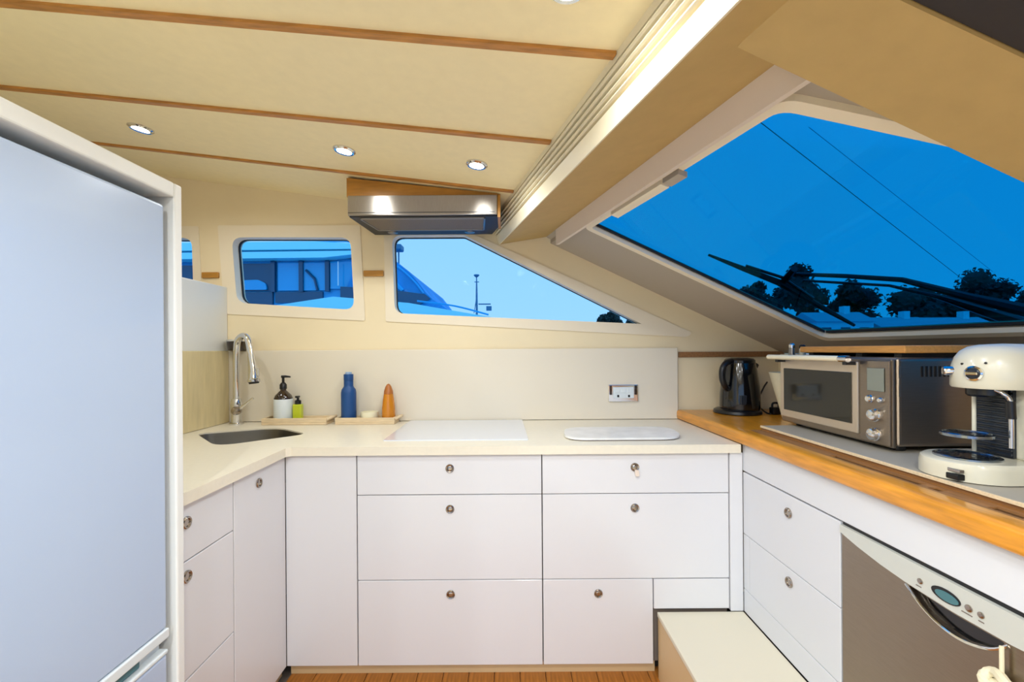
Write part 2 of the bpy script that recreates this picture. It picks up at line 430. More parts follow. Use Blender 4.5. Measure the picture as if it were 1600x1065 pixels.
# ------------------------------------------------------------------ fridge in its white surround
t = thing('fridge_surround', 'tall white panel surround framing the fridge on the left', 'cabinet', (-1.1, .6, 0))
YF0, YF1 = .20, 1.0735
yin = 1.049
fr = [(YF0, 0), (YF1, 0), (YF1, 1.674), (YF0, 1.674)]
YZ = lambda x0: (lambda u, v, tt: (x0+tt, u, v))
bm = bx(-1.47, -.80, yin, YF1, 0, 1.674, bev=.004); ob('side_panel', bm, 'surround', t)
ob('side_panel', bx(-1.47, -.80, YF0, YF0+.024, 0, 1.674, bev=.004), 'surround', t)
ob('top_panel', bx(-1.47, -.80, YF0+.0245, yin-.0005, 1.639, 1.674, bev=.004), 'surround', t)
ob('back_panel', bx(-1.47, -1.46, YF0+.0245, yin-.0005, 0, 1.6385), 'surround', t)
t = thing('fridge', 'tall white fridge freezer with glossy door at the left edge', 'fridge', (-1.15, .64, 0))
ob('body', bx(-1.455, -.856, YF0+.045, 1.026, .02, 1.608, bev=.004), 'fridge_edge', t)
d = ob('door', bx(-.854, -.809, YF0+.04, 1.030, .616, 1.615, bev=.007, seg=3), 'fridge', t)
ob('door_trim', bx(-.854, -.805, YF0+.04, 1.031, .593, .6155, bev=.003), 'fridge_edge', d)
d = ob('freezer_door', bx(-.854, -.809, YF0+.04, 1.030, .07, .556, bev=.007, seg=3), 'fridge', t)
hb = ob('handle_recess', bx(-.852, -.828, YF0+.05, 1.028, .566, .5925), 'fridge_edge', t)
ob('grip_shadow_strip', bx(-.829, -.820, .30, .965, .568, .590, bev=.002), 'lcd_shade', hb, label='blue-grey strip painted as grip slot shade')  # blue-grey strip paints the shade inside the grip slot
ob('grip_lip', bx(-.834, -.807, YF0+.04, 1.030, .5565, .566, bev=.003), 'fridge_edge', d)

# ------------------------------------------------------------------ base cabinets
def knob_y(parent, x, z, y, out=0., r=.0165):
    """round finger knob on a front facing the viewer"""
    k = ob('knob', lathe(NB(), x, y, [(r, .0), (r, -.004), (r-.002, -.006), (r-.005, -.005), (r-.0055, -.002-out), (r-.008, -.0035-out), (.0015, -.0035-out)], 20, 'Y', z), 'knob', parent, smooth=True)
    return k
def knob_x(parent, x, y, z, s=-1, r=.0165):
    return ob('knob', lathe(NB(), x, y, [(r, .0), (r, s*.004), (r-.002, s*.006), (r-.005, s*.005), (r-.0055, s*.002), (.0015, s*.003)], 20, 'X', z), 'knob', parent, smooth=True)
FY = 1.68
def front(name, x0, x1, z0, z1, parent, g=.0015):
    return ob(name, bx(x0+g, x1-g, FY, FY+.018, z0+g, z1-g, bev=.0015, seg=1), 'white', parent)
t = thing('corner_cabinet', 'plain white corner cabinet door without a knob, under the sink bend', 'cabinet', (-.72, 1.98, .05))
ob('body', bx(-.86, -.588, FY+.020, 2.27, .05, .862), 'carcass', t); front('door', -.862, -.586, .05, .866, t)
t = thing('drawer_cabinet', 'white cabinet with three full-width drawers under the white hob', 'cabinet', (-.23, 1.98, .05))
ob('body', bx(-.587, .128, FY+.020, 2.27, .05, .862), 'carcass', t)
for z0, z1, kz in ((.709, .866, .811), (.380, .709, .654), (.05, .380, .325)):
    d = front('drawer', -.585, .129, z0, z1, t); knob_y(d, -.226, kz, FY)
t = thing('drawer_cabinet', 'white drawer cabinet under the marble board with a key tag on its top knob', 'cabinet', (.49, 1.98, .05))
ob('body', bx(.130, .850, FY+.020, 2.27, .05, .862), 'carcass', t)
d = front('drawer', .130, .851, .709, .866, t)
k = knob_y(d, .488, .811, FY, out=.006)
ob('key_tag', plate(NB(), rpoly([(.484, .804), (.500, .802), (.503, .778), (.487, .778)], .006), [], XZ(FY-.012), 0, .003), 'pelmet', k, label='small pale key tag')
d = front('drawer', .130, .851, .380, .709, t); knob_y(d, .487, .654, FY)
d = front('drawer', .130, .556, .05, .380, t); knob_y(d, .344, .325, FY)
front('fixed_panel', .557, .851, .262, .379, t)
t = ob('filler_panel', bx(.8525, .9015, FY-.006, FY+.016, .256, .866, bev=.002), 'white', label='narrow white upright filler in the corner beside the right drawers', cat='panel')
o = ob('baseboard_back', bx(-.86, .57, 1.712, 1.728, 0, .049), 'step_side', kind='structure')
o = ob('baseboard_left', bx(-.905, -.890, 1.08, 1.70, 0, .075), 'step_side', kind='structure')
# left run (faces +x)
FX = -.86
def frontx(name, y0, y1, z0, z1, parent, g=.0015):
    return ob(name, bx(FX-.018, FX, y0+g, y1-g, z0+g, z1-g, bev=.0015, seg=1), 'white', parent)
t = thing('sink_cabinet', 'white door cabinet left of the corner with one knob near its top', 'cabinet', (-1.16, 1.5, .08))
ob('body', bx(-1.46, FX-.020, 1.362, 1.672, .078, .690), 'carcass', t)
d = frontx('door', 1.362, 1.678, .052, .866, t); knob_x(d, FX, 1.498, .815, 1)
t = thing('drawer_cabinet', 'white drawer cabinet wedged between the fridge surround and the sink door', 'cabinet', (-1.16, 1.22, .08))
ob('body', bx(-1.46, FX-.020, 1.080, 1.360, .078, .862), 'carcass', t)
for z0, z1, kz in ((.709, .866, .812), (.393, .709, .668), (.076, .393, None)):
    d = frontx('drawer', 1.078, 1.360, z0, z1, t)
    if kz: knob_x(d, FX, 1.160, kz, 1)

# ------------------------------------------------------------------ worktop, sink, tap, backsplash
sinkp = [(-1.41, 1.965), (-1.135, 1.690), (-.890, 1.935), (-1.085, 2.085), (-1.16, 2.09)]
sinkr = [.07, .09, .06, .05, .05]
SP = rpoly(sinkp, sinkr, 6)
ct = [(-1.468, 2.268), (-1.468, 1.077), (-.842, 1.077), (-.842, 1.645), (-.828, 1.66), (.888, 1.66), (.888, 2.268)]
bm = plate(NB(), ct, [SP], XY, .867, .900)
ob('worktop', bm, 'counter', label='cream L-shaped worktop with a square front edge', cat='worktop')
t = thing('sink', 'undermount stainless steel sink bowl set diagonally in the corner', 'sink', (-1.14, 1.89, .70))
def scalep(p, s, c=(-1.13, 1.90)): return [(c[0]+(a-c[0])*s, c[1]+(b-c[1])*s) for a, b in p]
bm = NB(); lv = [(1.0, .8945), (.988, .8945), (.985, .89), (.955, .72), (.89, .70), (.12, .694)]
rings = [[bm.verts.new((a, b, z)) for a, b in scalep(SP, s)] for s, z in lv]
for a, b in zip(rings, rings[1:]):
    for i in range(len(SP)): bm.faces.new((a[i], a[(i+1) % len(SP)], b[(i+1) % len(SP)], b[i]))
bm.faces.new(rings[-1]); ob('bowl', bm, 'basin', t, smooth=True)
ob('drain', lathe(NB(), -1.13, 1.90, [(.045, .695), (.045, .699), (.038, .701), (.030, .697), (.004, .697)], 20), 'chrome', t, smooth=True)
# tap
TX, TY = -1.375, 2.205
t = thing('kitchen_tap', 'tall chrome gooseneck tap with pull-out spray beside the sink', 'tap', (TX, TY, .90))
ob('base', lathe(NB(), TX, TY, [(.034, .9), (.034, .906), (.024, .91), (.023, .955), (.026, .96), (.027, 1.00), (.024, 1.02), (.021, 1.03)], 24), 'chrome', t, smooth=True)
path = spline([(TX, TY, 1.02), (TX, TY, 1.15), (TX+.002, TY, 1.27), (TX+.016, TY-.01, 1.325), (TX+.055, TY-.03, 1.347), (TX+.090, TY-.05, 1.328), (TX+.108, TY-.06, 1.265), (TX+.115, TY-.063, 1.235)], 8)
ob('neck', tube(NB(), path, .0155, 14), 'chrome', t, smooth=True)
sp = ob('spray_head', tube(NB(), [(TX+.112, TY-.062, 1.25), (TX+.118, TY-.065, 1.215), (TX+.124, TY-.068, 1.17), (TX+.128, TY-.07, 1.135), (TX+.130, TY-.071, 1.128), (TX+.131, TY-.072, 1.118)], [.017, .018, .022, .024, .029, .028], 16), 'chrome', t, smooth=True)
ob('spray_nozzle', tube(NB(), [(TX+.131, TY-.072, 1.119), (TX+.132, TY-.072, 1.110)], [.024, .022], 16), 'black', sp)
ob('spray_button', bx(TX+.142, TY and TX+.156, TY-.078, TY-.062, 1.145, 1.185, bev=.004), 'chrome', sp)
lv_ = ob('lever', tube(NB(), spline([(TX+.02, TY-.02, .975), (TX+.05, TY-.03, .995), (TX+.105, TY-.035, 1.035)], 5), [.008]*6+[.006]*5, 10), 'chrome', t, smooth=True)
bm = lathe(NB(), TX+.014, TY-.022, [(.003, -.024), (.016, -.02), (.022, -.01), (.023, .002), (.02, .014), (.012, .022), (.002, .024)], 18, 'Y', .972); ob('valve', bm, 'knob', t, smooth=True)
# backsplash
ob('backsplash', bx(-1.466, .888, 2.270, 2.288, .901, 1.272, bev=.003), 'splash', label='long cream backsplash panel behind the worktop', cat='backsplash')
ob('side_backsplash', bx(-1.468, -1.452, 1.076, 2.268, .901, 1.272, bev=.003), 'splash_gloss', label='glossy beige splash panel on the partition left of the tap', cat='backsplash')
t = thing('ledge_cup', 'small dark metal cup on the ledge behind the tap', 'cup', (-1.40, 2.262, 1.273))
ob('cup', lathe(NB(), -1.405, 2.262, [(.043, 1.273), (.046, 1.30), (.048, 1.322), (.044, 1.322), (.041, 1.285), (.002, 1.283)], 24), 'amber', t, smooth=True)
ob('rim', lathe(NB(), -1.405, 2.262, [(.0485, 1.320), (.050, 1.324), (.0485, 1.329), (.044, 1.329), (.043, 1.3235)], 24), 'chrome', t, smooth=True)

# trays and bottles
def tray(x0, x1, y0, y1, label):
    t = thing('wooden_tray', label, 'tray', ((x0+x1)/2, (y0+y1)/2, .9005), 'pale wooden trays on the worktop')
    ob('base', bx(x0, x1, y0, y1, .9005, .912, bev=.002), 'palewood', t)
    ob('front_rim', bx(x0, x1, y0, y0+.010, .912, .934, bev=.002), 'palewood', t)
    ob('back_rim', bx(x0, x1, y1-.010, y1, .912, .934, bev=.002), 'palewood', t)
    ob('end_rim', bx(x0, x0+.010, y0+.0102, y1-.0102, .912, .934, bev=.002), 'palewood', t)
    e = ob('end_rim', bx(x1-.010, x1, y0+.0102, y1-.0102, .912, .934, bev=.002), 'palewood', t)
    ym = (y0+y1)/2
    ob('handle', tube(NB(), spline([(x1-.002, ym-.035, .926), (x1+.020, ym-.025, .935), (x1+.022, ym+.02, .935), (x1-.002, ym+.03, .926)], 5), .007, 8), 'palewood', t, smooth=True)
    return t
tray(-1.228, -.905, 2.165, 2.262, 'pale wooden tray under the soap dispenser next to the tap')
tray(-.862, -.565, 2.165, 2.262, 'pale wooden tray under the blue bottle')
BY = 2.21; BZ = .9125
t = thing('soap_dispenser', 'dark brown pump soap bottle with white label', 'soap dispenser', (-1.135, BY, BZ))
sx = -1.140
ob('bottle', lathe(NB(), sx, BY, [(.042, BZ), (.044, BZ+.006), (.044, 1.030), (.038, 1.045), (.022, 1.062), (.014, 1.070), (.014, 1.078)], 28), 'amber', t, smooth=True)
ob('label', lathe(NB(), sx, BY, [(.0442, .926), (.0448, .927), (.0448, 1.026), (.0442, 1.027)], 28), 'label', t, smooth=True)
c_ = ob('pump_collar', lathe(NB(), sx, BY, [(.017, 1.077), (.017, 1.098), (.012, 1.106), (.008, 1.11)], 20), 'black', t, smooth=True)
ob('pump_head', tube(NB(), [(sx, BY, 1.109), (sx, BY, 1.135)], .0065, 10), 'black', t)
ob('pump_spout', tube(NB(), [(sx-.008, BY, 1.139), (sx+.012, BY, 1.140), (sx+.038, BY-.004, 1.138)], [.007, .006, .004], 10), 'black', t)
gx = -1.066
t = thing('soap_bottle', 'small yellow-green liquid bottle with black pump beside the brown dispenser', 'bottle', (gx, BY, BZ))
ob('bottle', bx(gx-.022, gx+.022, BY-.016, BY+.016, BZ, 1.000, bev=.006, seg=3), 'greensoap', t)
ob('pump_collar', lathe(NB(), gx, BY, [(.015, 1.0), (.015, 1.018), (.006, 1.022), (.006, 1.032)], 16), 'black', t, smooth=True)
ob('pump_head', bx(gx-.008, gx+.008, BY-.016, BY+.007, 1.032, 1.042, bev=.002), 'black', t)
x_ = -.808
t = thing('blue_bottle', 'matt blue insulated bottle with narrow neck on the right tray', 'bottle', (x_, BY, BZ))
ob('bottle', lathe(NB(), x_, BY, [(.034, BZ), (.037, BZ+.006), (.037, 1.056), (.034, 1.072), (.026, 1.083), (.023, 1.09), (.023, 1.118)], 28), 'bluebottle', t, smooth=True)
cp = ob('lid', lathe(NB(), x_, BY, [(.0235, 1.119), (.0238, 1.120), (.0238, 1.148), (.022, 1.150)], 28), 'bluebottle', t, smooth=True)
ob('lid_top', lathe(NB(), x_, BY, [(.016, 1.150), (.015, 1.160), (.010, 1.161)], 20), 'bluecap', cp, smooth=True)
x_ = -.703
t = ob('soap_dish', lathe(NB(), x_, BY, [(.026, BZ), (.040, BZ+.010), (.045, BZ+.030), (.043, BZ+.046), (.038, BZ+.046), (.037, BZ+.03), (.030, BZ+.018), (.003, BZ+.016)], 24), 'cream', smooth=True, label='small cream bowl between the blue and orange bottles', cat='bowl')
x_ = -.606
t = thing('orange_bottle', 'orange tapered bottle with copper pointed cap', 'bottle', (x_, BY, BZ))
ob('bottle', lathe(NB(), x_, BY, [(.031, BZ), (.033, BZ+.005), (.033, .975), (.028, 1.02), (.0235, 1.048)], 24), 'orangebottle', t, smooth=True)
ob('cap', lathe(NB(), x_, BY, [(.0238, 1.0485), (.0225, 1.062), (.015, 1.085), (.008, 1.096), (.002, 1.099)], 16), 'orangecap', t, smooth=True)
# hob, marble board, socket
t = thing('induction_hob', 'white glass induction hob flush in the cream worktop', 'hob', (-.215, 2.02, .9002))
ob('glass', plate(NB(), rpoly([(-.508, 1.765), (.082, 1.765), (.074, 2.264), (-.508, 2.264)], .008), [], XY, .9002, .9042), 'hob', t)
t = thing('marble_board', 'oval-ended white marble board lying on the worktop', 'board', (.48, 1.86, .9))
mb = rpoly([(.225, 1.735), (.705, 1.735), (.735, 1.985), (.255, 1.985)], .10, 8)
ob('slab', plate(NB(), mb, [], XY, .9045, .9130), 'marble', t)
ob('underside', plate(NB(), scalep(mb, .97, (.48, 1.86)), [], XY, .9003, .9045), 'carcass', t)
t = thing('power_socket', 'chrome framed white power socket on the backsplash', 'socket', (.60, 2.27, .99))
ob('plate', bx(.522, .678, 2.262, 2.2698, .993, 1.082, bev=.003), 'chrome', t)
w_ = ob('socket_face', bx(.546, .654, 2.256, 2.262, 1.012, 1.070, bev=.002), 'label', t)
for kx in (.568, .600, .632):
    ob('switch', bx(kx-.011, kx+.011, 2.2535, 2.256, 1.040, 1.062, bev=.001), 'label', w_)
for kx in (.572, .628):
    ob('pin_slot', bx(kx-.005, kx+.005, 2.2548, 2.2562, 1.018, 1.030), 'black', w_)
for kx in (.529, .659): ob('side_cap', bx(kx, kx+.012, 2.258, 2.262, 1.03, 1.078, bev=.001), 'amber', t)

# ------------------------------------------------------------------ range hood
HY = 1.92
t = thing('hood_cabinet', 'wooden box above the steel range hood reaching the ceiling', 'cabinet', (-.37, 2.05, 1.95))
bm = plate(NB(), [(-.707, 1.9485), (-.040, 1.9485), (-.040, zc(-.04, HY)-.002), (-.707, zc(-.707, HY)-.012)], [], XZ(HY+.006), 0, .016); ob('front_board', bm, 'oakhood', t)
bm = plate(NB(), [(HY-.008, 1.850), (2.10, 1.850), (2.075, zc(-.03, 2.07)-.004), (HY+.006, zc(-.03, HY)-.004)], [], lambda u, v, tt: (-.0395+tt, u, v), 0, .012); ob('right_cheek', bm, 'oakhood', t)
bm = plate(NB(), [(HY+.0225, 1.9485), (2.288, 1.9485), (2.288, zc(-.70, 2.288)-.004), (HY+.0225, zc(-.70, HY+.02)-.004)], [], lambda u, v, tt: (-.707+tt, u, v), 0, .014); ob('left_cheek', bm, 'oakhood', t)
ob('back_board', bx(-.690, -.12, 2.262, 2.288, 1.9485, 1.985), 'oakhood', t)
t = thing('range_hood', 'slim stainless steel range hood with dark underside above the triangular window', 'range hood', (-.37, 2.05, 1.858))
ob('visor', bx(-.697, -.0405, HY-.012, HY+.004, 1.861, 1.948, bev=.003), 'steel', t)
ob('visor_trim', bx(-.695, -.053, HY-.0135, HY-.010, 1.871, 1.8735), 'black', t)
bm = plate(NB(), [(-.695, HY+.0045), (-.0405, HY+.0045), (-.0405, 2.10), (-.075, 2.222), (-.671, 2.222)], [], XY, 1.858, 1.9475); ob('body', bm, 'hoodblack', t)
ob('rear_duct', bx(-.66, -.12, 2.2225, 2.288, 1.90, 1.947), 'black', t)
fl = ob('filter', plate(NB(), rpoly([(-.648, 1.945), (-.102, 1.945), (-.114, 2.124), (-.621, 2.124)], .01), [], XY, 1.8555, 1.8582), 'filt', t)
ob('filter_frame', plate(NB(), rpoly([(-.656, 1.939), (-.094, 1.939), (-.108, 2.132), (-.627, 2.132)], .012), [rpoly([(-.648, 1.946), (-.102, 1.946), (-.115, 2.123), (-.621, 2.123)], .01)], XY, 1.8525, 1.8580), 'steel', fl)
for lx in (-.568, -.184):
    ob('hood_lamp', lathe(NB(), lx, 2.172, [(.025, 1.858), (.025, 1.854), (.019, 1.852), (.003, 1.852)], 18), 'steel', t, smooth=True)

# ------------------------------------------------------------------ right side: timber worktop, fascia, drawers, dishwasher
bm = NB()
outer = [(.880, YB-.022), (.880, -.6), (2.02-K*-.6-.005, -.6), (2.02-K*(YB-.02)-.005, YB-.022)]
A = rpoly([(.880, .902), (.932, .902), (.932, .950), (.880, .950)], [.012, 0, 0, .016], 4)
t = thing('timber_worktop', 'honey-coloured timber worktop with thick rounded edge under the windscreen', 'worktop', (1.2, 1, .90))
bm = NB(); P0 = [bm.verts.new((u, -.6, v)) for u, v in A]; P1 = [bm.verts.new((u, YB-.022, v)) for u, v in A]
for i in range(len(A)): bm.faces.new((P0[i], P0[(i+1) % len(A)], P1[(i+1) % len(A)], P1[i]))
bm.faces.new(P0); bm.faces.new(P1); ob('edge', bm, 'teak_y', t, smooth=True)
ob('top', plate(NB(), [(.9325, YB-.022), (.9325, 1.692), (.9845, 1.692), (.9845, -.6), (2.17, -.6), (1.425, YB-.022)], [], XY, .918, .949), 'teak_y', t)
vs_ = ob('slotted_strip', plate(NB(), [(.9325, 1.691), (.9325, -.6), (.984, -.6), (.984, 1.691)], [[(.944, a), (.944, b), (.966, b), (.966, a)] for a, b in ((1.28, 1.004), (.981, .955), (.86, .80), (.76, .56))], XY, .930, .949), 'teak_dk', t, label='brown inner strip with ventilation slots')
for a, b in ((1.28, 1.004), (.981, .955), (.86, .80), (.76, .56)): ob('slot_floor', bx(.9443, .9657, b+.0003, a-.0003, .930, .9455), 'amber', vs_)
ob('fascia', bx(.902, .920, -.4, 1.676, .797, .9015, bev=.0015, seg=1), 'fascia', label='white fascia strip under the timber worktop edge', cat='panel')
t = thing('drawer_cabinet', 'white two-drawer cabinet on the right between corner and dishwasher', 'cabinet', (1.2, 1.43, .26))
ob('body', bx(.922, 1.40, 1.184, 1.672, .257, .796), 'carcass', t)
def fr_(name, y0, y1, z0, z1, g=.0012): return ob(name, bx(.902, .920, y0+g, y1-g, z0+g, z1-g, bev=.0012, seg=1), 'fascia', t)
d = fr_('drawer', 1.184, 1.6745, .556, .793); knob_x(d, .902, 1.402, .735, -1)
d = fr_('drawer', 1.184, 1.632, .346, .556); knob_x(d, .902, 1.400, .513, -1)
fr_('fixed_panel', 1.632, 1.674, .346, .556)
fr_('plinth', 1.184, 1.674, .257, .346)
# step box
t = thing('step_box', 'low cream boxed step in front of the right drawers', 'step', (.73, 1.2, 0))
ob('top_board', bx(.568, .900, .2, 1.674, .238, .256, bev=.003), 'step', t)
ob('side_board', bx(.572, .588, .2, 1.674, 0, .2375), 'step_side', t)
# dishwasher
t = thing('dishwasher', 'stainless steel dishwasher with curved handle slot and small display', 'dishwasher', (1.2, .88, .1))
ob('body', bx(.930, 1.45, .586, 1.178, .257, .788), 'carcass', t)
DX = .902
dpoly = [(.586, .26), (1.178, .26), (1.178, .766), (1.12, .752), (1.05, .740), (.985, .733), (.88, .728), (.78, .730), (.71, .737), (.64, .752), (.586, .766)]
hs = rpoly([(.985, .7325), (.95, .700), (.905, .685), (.86, .685), (.815, .702), (.790, .7285), (.88, .7265)], .008, 3)
dr = ob('door', plate(NB(), dpoly, [[(a, b-.0025) for a, b in hs]], YZ(DX), 0, .026), 'steel_h', t)
cpoly = [(1.178, .768), (1.12, .754), (1.05, .742), (.985, .735), (.88, .730), (.78, .732), (.71, .739), (.64, .754), (.586, .768), (.586, .788), (1.178, .788)]
ctl = ob('control_panel', plate(NB(), cpoly, [], YZ(DX-.006), 0, .03), 'dish_panel', t)
ob('top_gasket', bx(.905, .93, .586, 1.178, .7885, .7965), 'black', t)
ob('handle_recess', plate(NB(), [(a, b-.0025) for a, b in scalep(hs, 1.06, (.885, .712))], [], YZ(DX+.014), 0, .004), 'gloss_black', dr)
hl = [(.990, .7285), (.95, .698), (.905, .682), (.86, .682), (.815, .699), (.786, .7245)]
ob('handle_lip', tube(NB(), spline([(DX+.001, a, b) for a, b in hl], 5), .0035, 8), 'chrome', dr, smooth=True)
def ell(yc, zc_, ry, rz, n=24): return [(yc+ry*math.cos(2*math.pi*i/n), zc_+rz*math.sin(2*math.pi*i/n)) for i in range(n)]
e = ob('display_bezel', plate(NB(), ell(.893, .7555, .030, .0135), [], YZ(DX-.0075), 0, .0016), 'black', ctl)
ob('display', plate(NB(), ell(.890, .7545, .024, .0095), [], YZ(DX-.0085), 0, .0011), 'lcd_shade', e)
for yc, rr in ((.948, .006), (.848, .007), (.826, .006)):
    ob('button', lathe(NB(), DX-.006, yc, [(rr, 0), (rr, -.002), (rr-.002, -.003), (.001, -.0025)], 14, 'X', .756), 'knob', ctl, smooth=True)
for yc, ww in ((.952, .012), (.852, .020), (.826, .010)):
    ob('caption_mark', bx(DX-.0068, DX-.0058, yc-ww/2, yc+ww/2, .7425, .7445), 'knob', ctl)

# rope knot hanging from the dishwasher handle
t = thing('rope_tassel', 'cream knotted rope tassel hanging from the dishwasher handle', 'tassel', (.885, .78, .60))
rx, ry, rz = .884, .782, .660
ob('cord', tube(NB(), [(rx+.008, .789, .722), (rx+.008, .789, .672)], .0035, 8), 'rope', t)
kn = NB()
for i in range(3):
    a0 = i*1.05
    pts = [(rx+.008*math.sin(2*a+a0), ry+.022*math.cos(a+a0)*(1.0 if i else 1.25)-.003*i, rz-.004+.014*math.sin(a)-.003*i) for a in [2*math.pi*j/20 for j in range(20)]]
    tube(kn, pts, .0092, 8, closed=True)
ob('knot', kn, 'rope', t, smooth=True)
st = NB()
for i in range(9):
    yy = ry-.024+.006*i
    tube(st, spline([(rx, yy, rz-.01), (rx+.004*math.sin(i), yy+.003*math.cos(i*2), rz-.05), (rx, yy+.004*math.sin(i*3), rz-.10)], 4), .0035, 6)
ob('fringe', st, 'rope', t, smooth=True)

# ------------------------------------------------------------------ raised platform with slotted front
t = thing('appliance_platform', 'grey raised platform with pale timber lip under oven and coffee machine', 'platform', (1.25, 1.0, .95))
pf = [(.984, .30), (1.75, .30), (1.62, 1.0), (1.48, 1.69), (.984, 1.69)]
ob('top_board', plate(NB(), pf, [], XY, .961, .966), 'platform', t)
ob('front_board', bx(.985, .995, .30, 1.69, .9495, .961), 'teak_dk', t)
ob('edge_strip', bx(.979, .984, .30, 1.69, .9585, .9668, bev=.001), 'palewood', t)

# ------------------------------------------------------------------ kettle, cable, vase
kx, ky = 1.130, 2.135
t = thing('electric_kettle', 'shiny black electric kettle on its base by the back wall', 'kettle', (kx, ky, .9495))
ob('power_base', lathe(NB(), kx-.005, ky, [(.104, .9495), (.108, .954), (.106, .966), (.096, .972)], 32), 'black', t, smooth=True)
ob('body', lathe(NB(), kx+.008, ky, [(.090, .9725), (.092, .985), (.090, 1.04), (.084, 1.10), (.076, 1.16), (.070, 1.195)], 36), 'gloss_black', t, smooth=True)
ob('lid', lathe(NB(), kx+.008, ky, [(.070, 1.1955), (.069, 1.208), (.060, 1.217), (.035, 1.222), (.003, 1.223)], 32), 'gloss_black', t, smooth=True)
hp = spline([(kx-.050, ky-.035, 1.205), (kx-.085, ky-.05, 1.195), (kx-.104, ky-.055, 1.165), (kx-.104, ky-.055, 1.12), (kx-.088, ky-.05, 1.085), (kx-.066, ky-.03, 1.07)], 5)
ob('handle', tube(NB(), hp, .014, 12), 'black', t, smooth=True)
ob('water_gauge', bx(kx-.035, kx-.005, ky-.0895, ky-.0755, 1.00, 1.045, bev=.003), 'ribs', t)
sp_ = NB(); tube(sp_, [(kx+.065, ky-.005, 1.165), (kx+.088, ky-.008, 1.190)], [.022, .012], 10); ob('spout', sp_, 'gloss_black', t, smooth=True)
t = thing('power_plug', 'black plug with cable lying beside the kettle', 'plug', (1.27, 2.05, .95))
ob('plug', bx(1.255, 1.300, 2.06, 2.095, .9495, .985, bev=.006), 'black', t)
ob('plug_grip', tube(NB(), spline([(1.262, 2.078, .984), (1.265, 2.078, 1.003), (1.29, 2.078, 1.003), (1.293, 2.078, .984)], 4), .005, 8), 'black', t, smooth=True)
ob('cable', tube(NB(), spline([(1.256, 2.075, .955), (1.247, 2.09, .954), (1.25, 2.15, .97), (1.265, 2.20, 1.00), (1.315, 2.24, 1.06), (1.35, 2.265, 1.09)], 6), .004, 8), 'black', t, smooth=True)
vx, vy = 1.262, 1.955
ob('tapered_vase', lathe(NB(), vx, vy, [(.022, .9495), (.026, .952), (.076, 1.15), (.078, 1.157), (.073, 1.157), (.024, .96), (.002, .958)], 28), 'cream', smooth=True, label='cream tapered vase partly hidden behind the toaster oven', cat='vase')

# ------------------------------------------------------------------ toaster oven
OX, OY0, OY1, OZ0, OZ1 = 1.09, 1.230, 1.735, .983, 1.236
t = thing('toaster_oven', 'brushed steel toaster oven with glass door, display and knobs', 'oven', (1.29, 1.48, .966))
ob('body', bx(OX+.012, 1.47, OY0, OY1, OZ0, OZ1, bev=.010, seg=3), 'steel_h', t)
for a in (OY0+.045, OY1-.045):
    for b in (OX+.05, 1.43): ob('foot', lathe(NB(), b, a, [(.018, .966), (.020, .972), (.018, OZ0)], 14), 'black', t, smooth=True)
ob('front_panel', bx(OX, OX+.0115, OY0+.003, OY1-.003, OZ0-.004, OZ1-.004, bev=.004), 'steel_h', t)
ob('bottom_grille', bx(OX+.02, OX+.05, OY0+.09, OY1-.09, OZ0-.010, OZ0), 'black', t)
dd = ob('door', bx(OX-.010, OX-.0005, 1.345, 1.725, 1.000, 1.222, bev=.003), 'ovendoor', t)
ob('door_glass', bx(OX-.0125, OX-.0105, 1.366, 1.700, 1.028, 1.188, bev=.001, seg=1), 'ovenglass', dd)
ob('handle', tube(NB(), [(OX-.040, 1.750, 1.231), (OX-.040, 1.375, 1.231)], .0095, 14), 'slat', dd, smooth=True)
ob('handle_end', tube(NB(), [(OX-.040, 1.375, 1.231), (OX-.040, 1.342, 1.231)], .0105, 14), 'chrome', dd, smooth=True)
for a in (1.70, 1.358): ob('handle_bracket', bx(OX-.040, OX-.010, a-.008, a+.008, 1.212, 1.222), 'black', dd)
pn = ob('control_panel', bx(OX-.006, OX-.0005, OY0+.006, 1.342, OZ0, OZ1-.008, bev=.003), 'steel_h', t)
ob('display', bx(OX-.0085, OX-.0065, 1.252, 1.311, 1.137, 1.205, bev=.0015), 'lcd_grey', pn)
def oknob(yc, z_, r, out):
    ob('dial', lathe(NB(), OX-.006, yc, [(r, 0), (r, -.004), (r*.86, -.006), (r*.82, -out), (r*.6, -out-.002), (.001, -out-.0015)], 24, 'X', z_), 'chrome', pn, smooth=True)
oknob(1.300, 1.113, .0125, .010); oknob(1.262, 1.113, .009, .008); oknob(1.284, 1.066, .0195, .016); oknob(1.284, 1.010, .0195, .016)
for i in range(7):
    ob('vent_slot', bx(1.168+i*.0125, 1.174+i*.0125, OY0-.0012, OY0+.001, 1.182, 1.212), 'black', t)
for i, z_ in enumerate((1.205, 1.150)):
    ob('side_mark', bx(OX+.016, OX+.019, OY0-.0008, OY0+.001, z_-.025, z_+.008), 'steel', t)
t = thing('bamboo_board', 'bamboo board resting on top of the toaster oven', 'board', (1.27, 1.44, 1.236))
ob('board', bx(1.118, 1.42, 1.225, 1.665, 1.249, 1.271, bev=.003), 'bamboo', t)
for a in (1.26, 1.40, 1.62): ob('foot_rail', bx(1.13, 1.41, a-.012, a+.012, 1.2362, 1.249), 'rubber', t)
